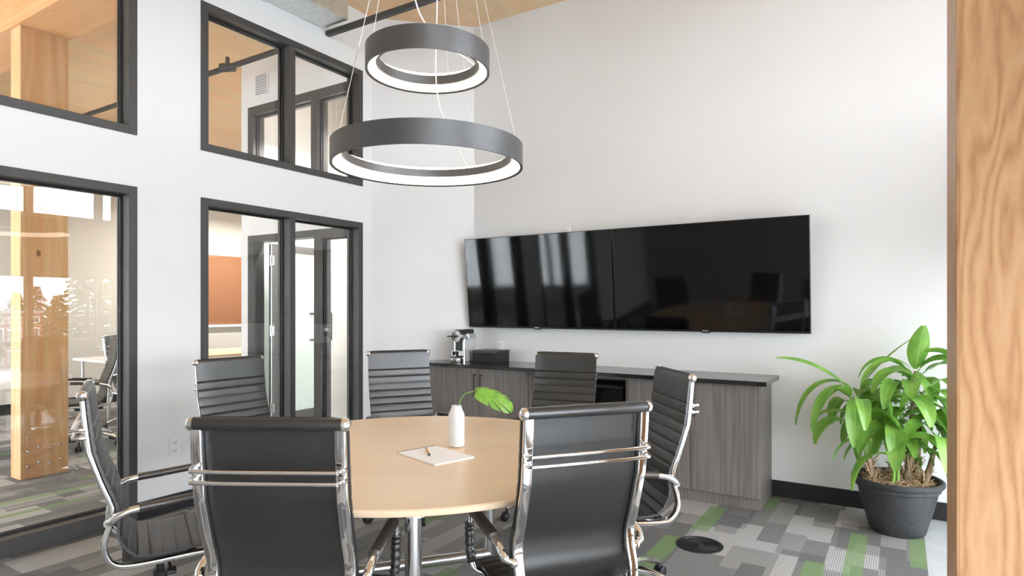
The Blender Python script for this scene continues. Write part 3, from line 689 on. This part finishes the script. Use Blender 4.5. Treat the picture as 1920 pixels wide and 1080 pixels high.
def blade(px, py):
    """px runs from the stalk to the tip, py across; one half hangs towards the viewer, the other lifts away"""
    a, b = px, py; base = O + L2(a * .170 - .004, a * .02, -.012 * a - .058 * a * a + .004)
    if b < 0: return base + L2(-.01 * b + .012 * b * b, .09 * b, .135 * b + .04 * b * b)
    return base + L2(.020 * b, .095 * b, .062 * b - .05 * b * b)
levels = [.0, .35, .7, 1.0]; rings = []
for lv in levels[1:]: rings.append([blade(ctr[0] + (x - ctr[0]) * lv, y * lv) for x, y in out])
vs = [[m.bm.verts.new(p) for p in r] for r in rings]; c0 = m.bm.verts.new(blade(*ctr))
for j in range(N):
    q = (j + 1) % N; m.bm.faces.new((c0, vs[0][j], vs[0][q]))
    for l_ in range(2): m.bm.faces.new((vs[l_][j], vs[l_ + 1][j], vs[l_ + 1][q], vs[l_][q]))
ob = m.build('blade', 'monstera', t, True); md = ob.modifiers.new('thickness', 'SOLIDIFY'); md.thickness = .0007

# notepad + pencil
def pz(x, y, z):
    Z = (H_EYE - z) * 1171 / (y - 578); return C2W((x - 960) * Z / 1171, Z, z)
A_, B_, C_, D_ = [pz(*q, .750) for q in ((748.4, 846.6), (815.8, 834.6), (887.3, 855), (816.3, 872.4))]
cen = (A_ + B_ + C_ + D_) / 4; rz = math.atan2((C_ - B_).y, (C_ - B_).x)
t = thing('notepad', 'white paper notepad with a dark bound edge lying beside the vase', 'notepad', (cen.x, cen.y, TZ), rz)
m = MB(); m.box(-.138, .138, -.098, .098, 0, .006, bevel=.0005); m.build('pages', 'paper', t)
m = MB(); m.box(-.141, -.1385, -.098, .098, 0, .007); m.build('binding', 'black_matte', t)
pa, pb = pz(800, 840.5, .754), pz(805.5, 853, .754); pc = (pa + pb) / 2; dv = (pb - pa); 
t = thing('pencil', 'short orange-brown pencil with a dark tip lying on the notepad', 'pencil', (pc.x, pc.y, .7535), math.atan2(dv.y, dv.x))
m = MB(); m.lathe([(.0042, -.065), (.0042, .045)], 8, 'X'); m.build('shaft', 'pencil_wood', t, True)
m = MB(); m.lathe([(.0043, .0452), (.0045, .055), (.0012, .068)], 8, 'X'); m.build('tip', 'black_plastic', t, True)
m = MB(); m.lathe([(.0043, -.0655), (.0043, -.073), (.003, -.075)], 8, 'X'); m.build('end_cap', 'chrome_satin', t, True)

# floor diffuser
fp = C2W(1.078, 3.587)
t = thing('floor_air_diffuser', 'round black floor grille with concentric rings set in the carpet', 'floor vent', (fp.x, fp.y, 0))
m = MB(); m.lathe([(.130, .0005), (.130, .004), (.124, .007), (.108, .007), (.106, .003), (.0, .003)][:5] + [(.001, .003)], 64); m.build('rim', 'black_plastic', t, True)
m = MB()
for i in range(8):
    r = .100 - i * .0105; m.ring_lathe([(r, .0032), (r, .007), (r - .0045, .007), (r - .0045, .0032)], 48)
m.lathe([(.018, .0032), (.018, .008), (.010, .009)], 24); m.build('ring_louvres', 'black_matte', t, True)

# ------------------------------------------------------------------ potted plant
pp = C2W(2.355, 3.82)
t = thing('potted_plant', 'leafy green cane plant in a dark grey tapered pot beside the timber column', 'plant', (pp.x, pp.y, 0))
m = MB(); m.lathe([(.142, 0), (.150, .008), (.163, .06), (.188, .15), (.208, .235), (.213, .262), (.226, .270), (.228, .290), (.240, .296), (.247, .306), (.247, .322), (.238, .330), (.226, .328), (.214, .30), (.208, .27)], 64, caps=True)
m.build('pot', 'pot_black', t, True)
m = MB(); m.lathe([(.209, .272), (.15, .285), (.06, .292), (.005, .293)], 32); m.build('soil', 'soil', t, True)
rnd = random.Random(21)
def W(X, Y, z): return L2(X, Y, z)     # X right in view, Y away, z up; relative to the pot centre
m = MB()
for i in range(420):
    r = .19 * math.sqrt(rnd.random()); a = rnd.random() * 2 * PI; c = W(r * math.cos(a), r * math.sin(a), .29 + .03 * rnd.random())
    dr_ = Vector((rnd.gauss(0, 1), rnd.gauss(0, 1), rnd.gauss(0, .7))).normalized() * rnd.uniform(.02, .045)
    m.tube([c - dr_, c + dr_ * .2 + Vector((0, 0, .006)), c + dr_], [.0012, .0028, .0012], 4)
o = m.build('husk_litter', 'husk', t); o['kind'] = 'stuff'
def leaf(m, base, dirn, length, width, droop, roll=0, mi=0):
    """arching lance-shaped blade"""
    d = Vector(dirn).normalized(); n = 14; p = Vector(base); rows = []; up = Vector((0, 0, 1)); step = length / n
    for i in range(n + 1):
        t_ = i / n; side = d.cross(up)
        if side.length < 1e-3: side = Vector((1, 0, 0))
        side.normalize(); nrm = side.cross(d).normalized(); side = (side * math.cos(roll) + nrm * math.sin(roll)).normalized(); nn_ = side.cross(d).normalized()
        wd = width * .5 * (math.sin(PI * min(1, max(0, (t_ * .93 + .02))) ** .85) ** .8) + .0012
        rows.append([(p - side * wd + nn_ * wd * .35, 0), (p - side * wd * .5 + nn_ * wd * .12, .25), (p, .5), (p + side * wd * .5 + nn_ * wd * .12, .75), (p + side * wd + nn_ * wd * .35, 1)])
        p = p + d * step; d = (d + Vector((0, 0, -1)) * droop * step * (1 + 1.2 * t_)).normalized()
    V = [[m.bm.verts.new(q[0]) for q in r] for r in rows]
    for i in range(n):
        for j in range(4):
            f = m.bm.faces.new((V[i][j], V[i][j + 1], V[i + 1][j + 1], V[i + 1][j])); f.material_index = mi
            for lp, (a, b) in zip(f.loops, ((j, i), (j + 1, i), (j + 1, i + 1), (j, i + 1))): lp[m.uv].uv = (a / 4, b / n)
def tips_ok(base, dd, ln_, droop):
    d = Vector(dd).normalized(); p = Vector(base) + pp
    for i in range(14):
        if p.y > YB - .07 or p.z < .30: return False
        p = p + d * ln_ / 14; d = (d + Vector((0, 0, -1)) * droop * ln_ / 14 * (1 + 1.2 * i / 14)).normalized()
    return True
canes = [((-.13, .02), (-.27, .0, .82)), ((-.03, -.05), (-.05, -.08, .74)), ((.02, .06), (.0, .05, .66)), ((.06, .0), (.09, -.03, .98)), ((.13, .04), (.18, .04, .84)), ((.12, -.06), (.17, -.12, .60)), ((-.08, -.08), (-.10, -.14, .56))]
rz_ = random.Random(11)
for ci, (ft, tp) in enumerate(canes):
    a = W(ft[0], ft[1], .285); b = W(tp[0], tp[1], tp[2]); mid1 = a.lerp(b, .35) + W(.006, 0, 0); mid2 = a.lerp(b, .7)
    m = MB(); thick = .015 if ci not in (1, 6) else .008; cp = crom([a, mid1, mid2, b], 6); nn_ = len(cp)
    m.tube(cp, [thick * (1.6 - 1.2 * i / (nn_ - 1)) for i in range(nn_)], 10)
    cn = m.build('cane', 'cane' if ci not in (1, 6) else 'stem_green', t, True)
    if thick > .01:
        m = MB()
        for q in range(26):
            an = rz_.random() * 2 * PI; zz = rz_.uniform(0, .12); c = a + (b - a) * (zz / .5) + Vector((math.cos(an), math.sin(an), 0)) * .02
            m.tube([c, c + Vector((math.cos(an) * .012, math.sin(an) * .012, .03)), c + Vector((math.cos(an) * .035, math.sin(an) * .035, .01 + rz_.random() * .05))], [.005, .004, .001], 4)
        m.build('dry_sheath', 'husk', cn)
    m = MB(); nl = {0: 10, 1: 9, 2: 10, 3: 13, 4: 14, 5: 7, 6: 5}[ci]; made = 0; tries = 0
    while made < nl and tries < 200:
        f = made / nl; tries += 1; h = .66 + .34 * f; org = a.lerp(b, h); az = made * 2.4 + ci * 1.1 + tries * .37
        el = .15 + .75 * f ** 1.6
        dd = W(math.cos(az), math.sin(az) * .8, 0) * math.cos(el) + Vector((0, 0, math.sin(el)))
        pl = .04 + .05 * rz_.random(); tip = org + dd.normalized() * pl; ln_ = rz_.uniform(.24, .36); dr_ = rz_.uniform(5, 8.5)
        if not tips_ok(tip, dd, ln_, dr_): continue
        m.tube([org, tip], [.004, .0028], 6); made += 1
        leaf(m, tip, dd, ln_, rz_.uniform(.075, .11), dr_, rz_.uniform(-.4, .4))
    m.build('foliage', 'leaf', t, True)
# the individually recognisable long and tall leaves
def special(specs, name='foliage', mat='leaf'):
    m = MB()
    for (bx_, by_, bz_), (dx_, dy_, dz_), ln_, wd_, dr_, rl in specs:
        leaf(m, W(bx_, by_, bz_), W(dx_, dy_, dz_), ln_, wd_, dr_, rl)
    m.build(name, mat, t, True)
special([((-.28, 0, .86), (-.8, -.05, .62), .52, .055, .9, .5), ((-.28, 0, .88), (-.80, .05, .42), .50, .045, 4.6, .3), ((-.27, 0, .86), (-.85, -.12, .28), .44, .065, 5.6, .4),
         ((-.19, .0, .92), (.62, .1, .62), .42, .035, .6, .3), ((-.26, -.02, .80), (-.35, -.55, .05), .34, .10, 11, .1), ((-.22, -.02, .86), (.45, -.55, .25), .30, .105, 11, .2),
         ((.10, -.02, .99), (-.08, -.40, 1.0), .29, .115, .2, .1), ((.10, -.03, 1.06), (.55, -.3, .5), .30, .095, 7, .3), ((.08, .0, 1.00), (-.75, -.1, .45), .40, .045, 3.8, .4),
         ((.0, -.05, .95), (.3, -.6, .2), .30, .10, 10, .1), ((-.02, -.05, .90), (-.5, -.4, .35), .30, .08, 7, .2), ((.20, .0, .98), (.6, -.1, .5), .32, .05, 3.5, .3),
         ((.21, .0, .90), (.75, -.1, .35), .34, .05, 4, .3), ((.22, -.05, .74), (.3, -.5, .25), .28, .085, 9, .2), ((-.11, -.13, .66), (-.25, -.5, .2), .30, .09, 9, .0), ((.16, -.12, .66), (.25, -.5, .1), .28, .09, 9, .0),
         ((-.03, -.08, .70), (.15, -.1, 1), .28, .035, .5, 1.0)])
special([((-.20, -.05, .72), (-.1, -.3, -.6), .16, .025, 4, .2)], 'yellowing_leaf', 'leaf_yellow'); special([((.26, -.02, .72), (.6, -.3, .1), .16, .04, 6, .2)], 'yellowing_leaf', 'leaf_yellow')

# ------------------------------------------------------------------ furniture beyond the glass
def simple_table(loc, sx, sy, label, mat, rz=0):
    t = thing('work_table', label, 'table', loc, rz)
    m = MB(); m.box(-sx, sx, -sy, sy, .712, .74, bevel=.003); m.build('tabletop', mat, t)
    for a, b in ((-1, -1), (-1, 1), (1, -1), (1, 1)):
        m = MB(); m.tube([(a * (sx - .08), b * (sy - .08), 0.001), (a * (sx - .08), b * (sy - .08), .711)], .022, 14); m.build('leg', 'chrome_satin', t, True)
    return t
simple_table((-7.0, 1.75, 0), .5, 1.0, 'long white work table behind the large glass pane, left of the timber column', 'white_laminate')
simple_table((-8.3, 5.6, 0), .6, .9, 'pale wooden work table seen through the two-pane window below the orange board', 'wood_table')
simple_table((-8.35, 4.1, 0), .4, .4, 'small white work table behind the black-backed task chair near the pane edge', 'white_laminate')
def far_chair(x, y, rz, label):
    o = copy_tree(chair0); o.location = (x, y, 0); o.rotation_euler = (0, 0, rz); o['label'] = label; o['group'] = 'chairs in the offices beyond the glass'
far_chair(-7.45, 3.80, -.9, 'black task chair beyond the large glass pane, right of the timber column')
far_chair(-6.85, 3.02, PI - .3, 'black chair at the end of the white work table, partly behind the timber column')
far_chair(-7.4, 5.75, 1.2, 'black chair at the wooden work table below the orange board, nearer one')
far_chair(-8.4, 6.95, 2.9, 'black chair at the far end of the wooden work table below the orange board')
m = MB(); m.box(XF + .001, XF + .03, 4.9, 7.2, 1.09, 2.24, bevel=.004)
t = m.build('pin_board', 'cork_orange'); tag(t, 'large orange-brown pin board on the far office wall seen through the two-pane window', 'board')
m = MB(); m.box(XF + .001, XF + .06, 4.9, 7.2, 1.05, 1.085); m.build('tray', 'white_laminate', t)
def linear_lamp(x, y, z, L_, label, along='Y', power=40):
    t = thing('linear_lamp', label, 'pendant lamp', (x, y, z), 0 if along == 'Y' else PI / 2)
    m = MB(); m.box(-.035, .035, -L_ / 2, L_ / 2, .012, .08, bevel=.003); m.build('housing', 'white_plastic', t)
    m = MB(); m.box(-.03, .03, -L_ / 2 + .01, L_ / 2 - .01, 0, .0115); m.build('diffuser', 'led_cool', t)
    for q in (-.4, .4):
        m = MB(); m.tube([(0, q * L_, .08), (0, q * L_, CE - z)], .0015, 6); m.build('suspension_wire', 'wire_silver', t)
    l_ = area('lamp_light', (x, y, z - .02), (0, 0, 0 if along == 'Y' else PI / 2), .06, L_, power, (1, .95, .88)); return t
linear_lamp(-8.6, 6.3, 2.86, 2.4, 'slim linear pendant lamp in front of the orange board in the far office', power=60)
linear_lamp(-7.6, 1.2, 2.95, 2.4, 'unseen linear pendant lamp added above the white table to brighten the neighbouring office', power=15)  # extra lamp out of view, added as fill for this office
linear_lamp(-5.0, 4.85, 3.2, .8, 'short linear pendant lamp added to brighten the small room behind the open glass door', 'X', power=70)  # made-up lamp, put in because the small room was dark
t = thing('wall_vent', 'small white louvred air vent high on the partition seen through the upper right window', 'vent', (-5.73, PY - .001, 3.80 - .08))
m = MB(); m.box(-.11, .11, -.008, 0, -.12, .12, bevel=.002); m.build('vent_frame', 'white_plastic', t)
m = MB()
for i in range(9): m.box(-.09, .09, -.016, -.0085, -.098 + i * .0235, -.088 + i * .0235)
m.build('louvres', 'roof_grey', t)

# ------------------------------------------------------------------ outdoors (seen mirrored in the glass)
m = MB(); m.box(1.6, 140, -90, 140, -4.2, -4.0); tag(m.build('ground', 'asphalt'), kind='structure')
def conifer(x, y, h, r, label, mat='conifer', seed=0):
    rr = random.Random(seed); t = thing('conifer_tree', label, 'tree', (x, y, -4.0))
    m = MB(); m.tube([(0, 0, 0), (0, 0, h * .95)], [.22, .03], 8); m.build('trunk', 'bark', t, True)
    m = MB(); nl = 26
    for i in range(nl):
        f = i / nl; z = h * (.15 + .85 * f); L_ = r * (1 - f) ** .75 * rr.uniform(.7, 1.15) + .15
        for b in range(7):
            if rr.random() < .15: continue
            a = rr.random() * 6.283; d = Vector((math.cos(a), math.sin(a), 0)); s_ = Vector((-d.y, d.x, 0)); le = L_ * rr.uniform(.6, 1.1)
            for q in range(9):
                g = (q + 1) / 9; c = Vector((0, 0, z)) + d * le * g + Vector((0, 0, -.30 * le * g * g + .12 * rr.uniform(-1, 1)))
                for sg in (-1, 1):
                    w_ = le * .25 * (1.15 - g) + .12; e_ = c + s_ * sg * w_ + d * .2 * w_ + Vector((0, 0, -.15 * w_ + rr.uniform(-.08, .08)))
                    V = [m.bm.verts.new(p) for p in (c - d * .10, e_ + Vector((0, 0, -.05)), e_ + d * .12, c + d * .16 + Vector((0, 0, .04)))]; m.bm.faces.new(V)
    m.build('foliage', mat, t)
def mir(x, Z):
    "plan position outdoors whose reflection in the left glass is seen at picture column x and distance Z"
    p = C2W((x - 960) * Z / 1171, Z); return 2 * (XL - .085) - p.x, p.y
for (px, Z, h, r, lb, mt, sd) in ((165, 40, 8.4, 4.0, 'large spreading conifer outside the window wall, mirrored in the glass', 'conifer', 1), (222, 48, 9.0, 3.4, 'second conifer outside the window wall, right of the largest one', 'conifer', 2),
                                  (30, 84, 7.6, 3.4, 'distant autumn-tinted tree behind the red brick building', 'autumn', 3), (70, 104, 9.2, 4.0, 'distant autumn-tinted tree right of the red brick building', 'autumn', 4), (-25, 128, 10.5, 4.0, 'distant autumn-tinted tree at the edge behind the grey building', 'autumn', 5), (108, 66, 6.8, 3.0, 'distant autumn-tinted tree next to the large conifer', 'autumn', 6)):
    x, y = mir(px, Z); conifer(x, y, h, r, lb, mt, sd)
bx_, by_ = mir(28, 56)
t = thing('brick_building', 'low red brick building with white-framed windows across the car park, mirrored in the glass', 'building', (bx_, by_, -4.0))
m = MB(); m.box(0, 8, -2.1, 2.1, 0, 4.9); m.build('wall', 'brick_red', t)
m = MB(); m.box(-.15, 8, -2.25, 2.25, 4.9, 5.15); m.build('roof', 'roof_grey', t)
for wy in (-1.35, 0, 1.35):
    for (za, zb) in ((.4, 1.6), (2.0, 3.6), (4.0, 4.6)):
        m = MB(); m.box(-.06, 0, wy - .5, wy + .5, za, zb); f = m.build('window', 'white_plastic', t)
        m = MB(); m.box(-.08, -.061, wy - .42, wy - .03, za + .08, zb - .08); m.box(-.08, -.061, wy + .03, wy + .42, za + .08, zb - .08); m.build('pane', 'pane_dark', f)
gx, gy = mir(5, 57)
t = thing('grey_building', 'low pale grey building next to the red brick building, mirrored in the glass', 'building', (gx, gy - 4.2, -4.0))
m = MB(); m.box(0, 8, -4, 1.9, 0, 4.6); m.build('wall', 'facade_grey', t)
m = MB(); m.box(-.1, 8, -4.1, 2.0, 4.6, 4.8); m.build('roof', 'roof_grey', t)
for wy in (-3, -1.5, 0, 1.2):
    m = MB(); m.box(-.05, 0, wy - .4, wy + .4, 1.8, 3.4); m.build('window', 'pane_dark', t)
for i, (px, Z, mt) in enumerate(((135, 30, 'car_white'), (200, 27, 'car_white'), (60, 33, 'car_dark'))):
    x, y = mir(px, Z)
    t = thing('parked_car', ('white parked car in the car park below the large conifer', 'white parked car right of the other white one in the car park', 'dark parked car in the car park in front of the red brick building')[i], 'car', (x, y, -4.0))
    m = MB(); m.quadstrip([[Vector((xx, -.85, zz)) for xx, zz in PTS] for PTS in [((-2.2, .3), (2.2, .3), (2.2, .8), (1.3, .95), (.8, 1.4), (-1.2, 1.4), (-1.9, .95), (-2.2, .85))]] + [[Vector((xx, .85, zz)) for xx, zz in ((-2.2, .3), (2.2, .3), (2.2, .8), (1.3, .95), (.8, 1.4), (-1.2, 1.4), (-1.9, .95), (-2.2, .85))]]); m.build('body', mt, t)
    for a, b in ((-1.4, -.8), (-1.4, .8), (1.4, -.8), (1.4, .8)):
        m = MB(); m.lathe([(.32, -.1), (.32, .1)], 16, 'Y', (a, b, .32)); m.build('wheel', 'black_matte', t, True)
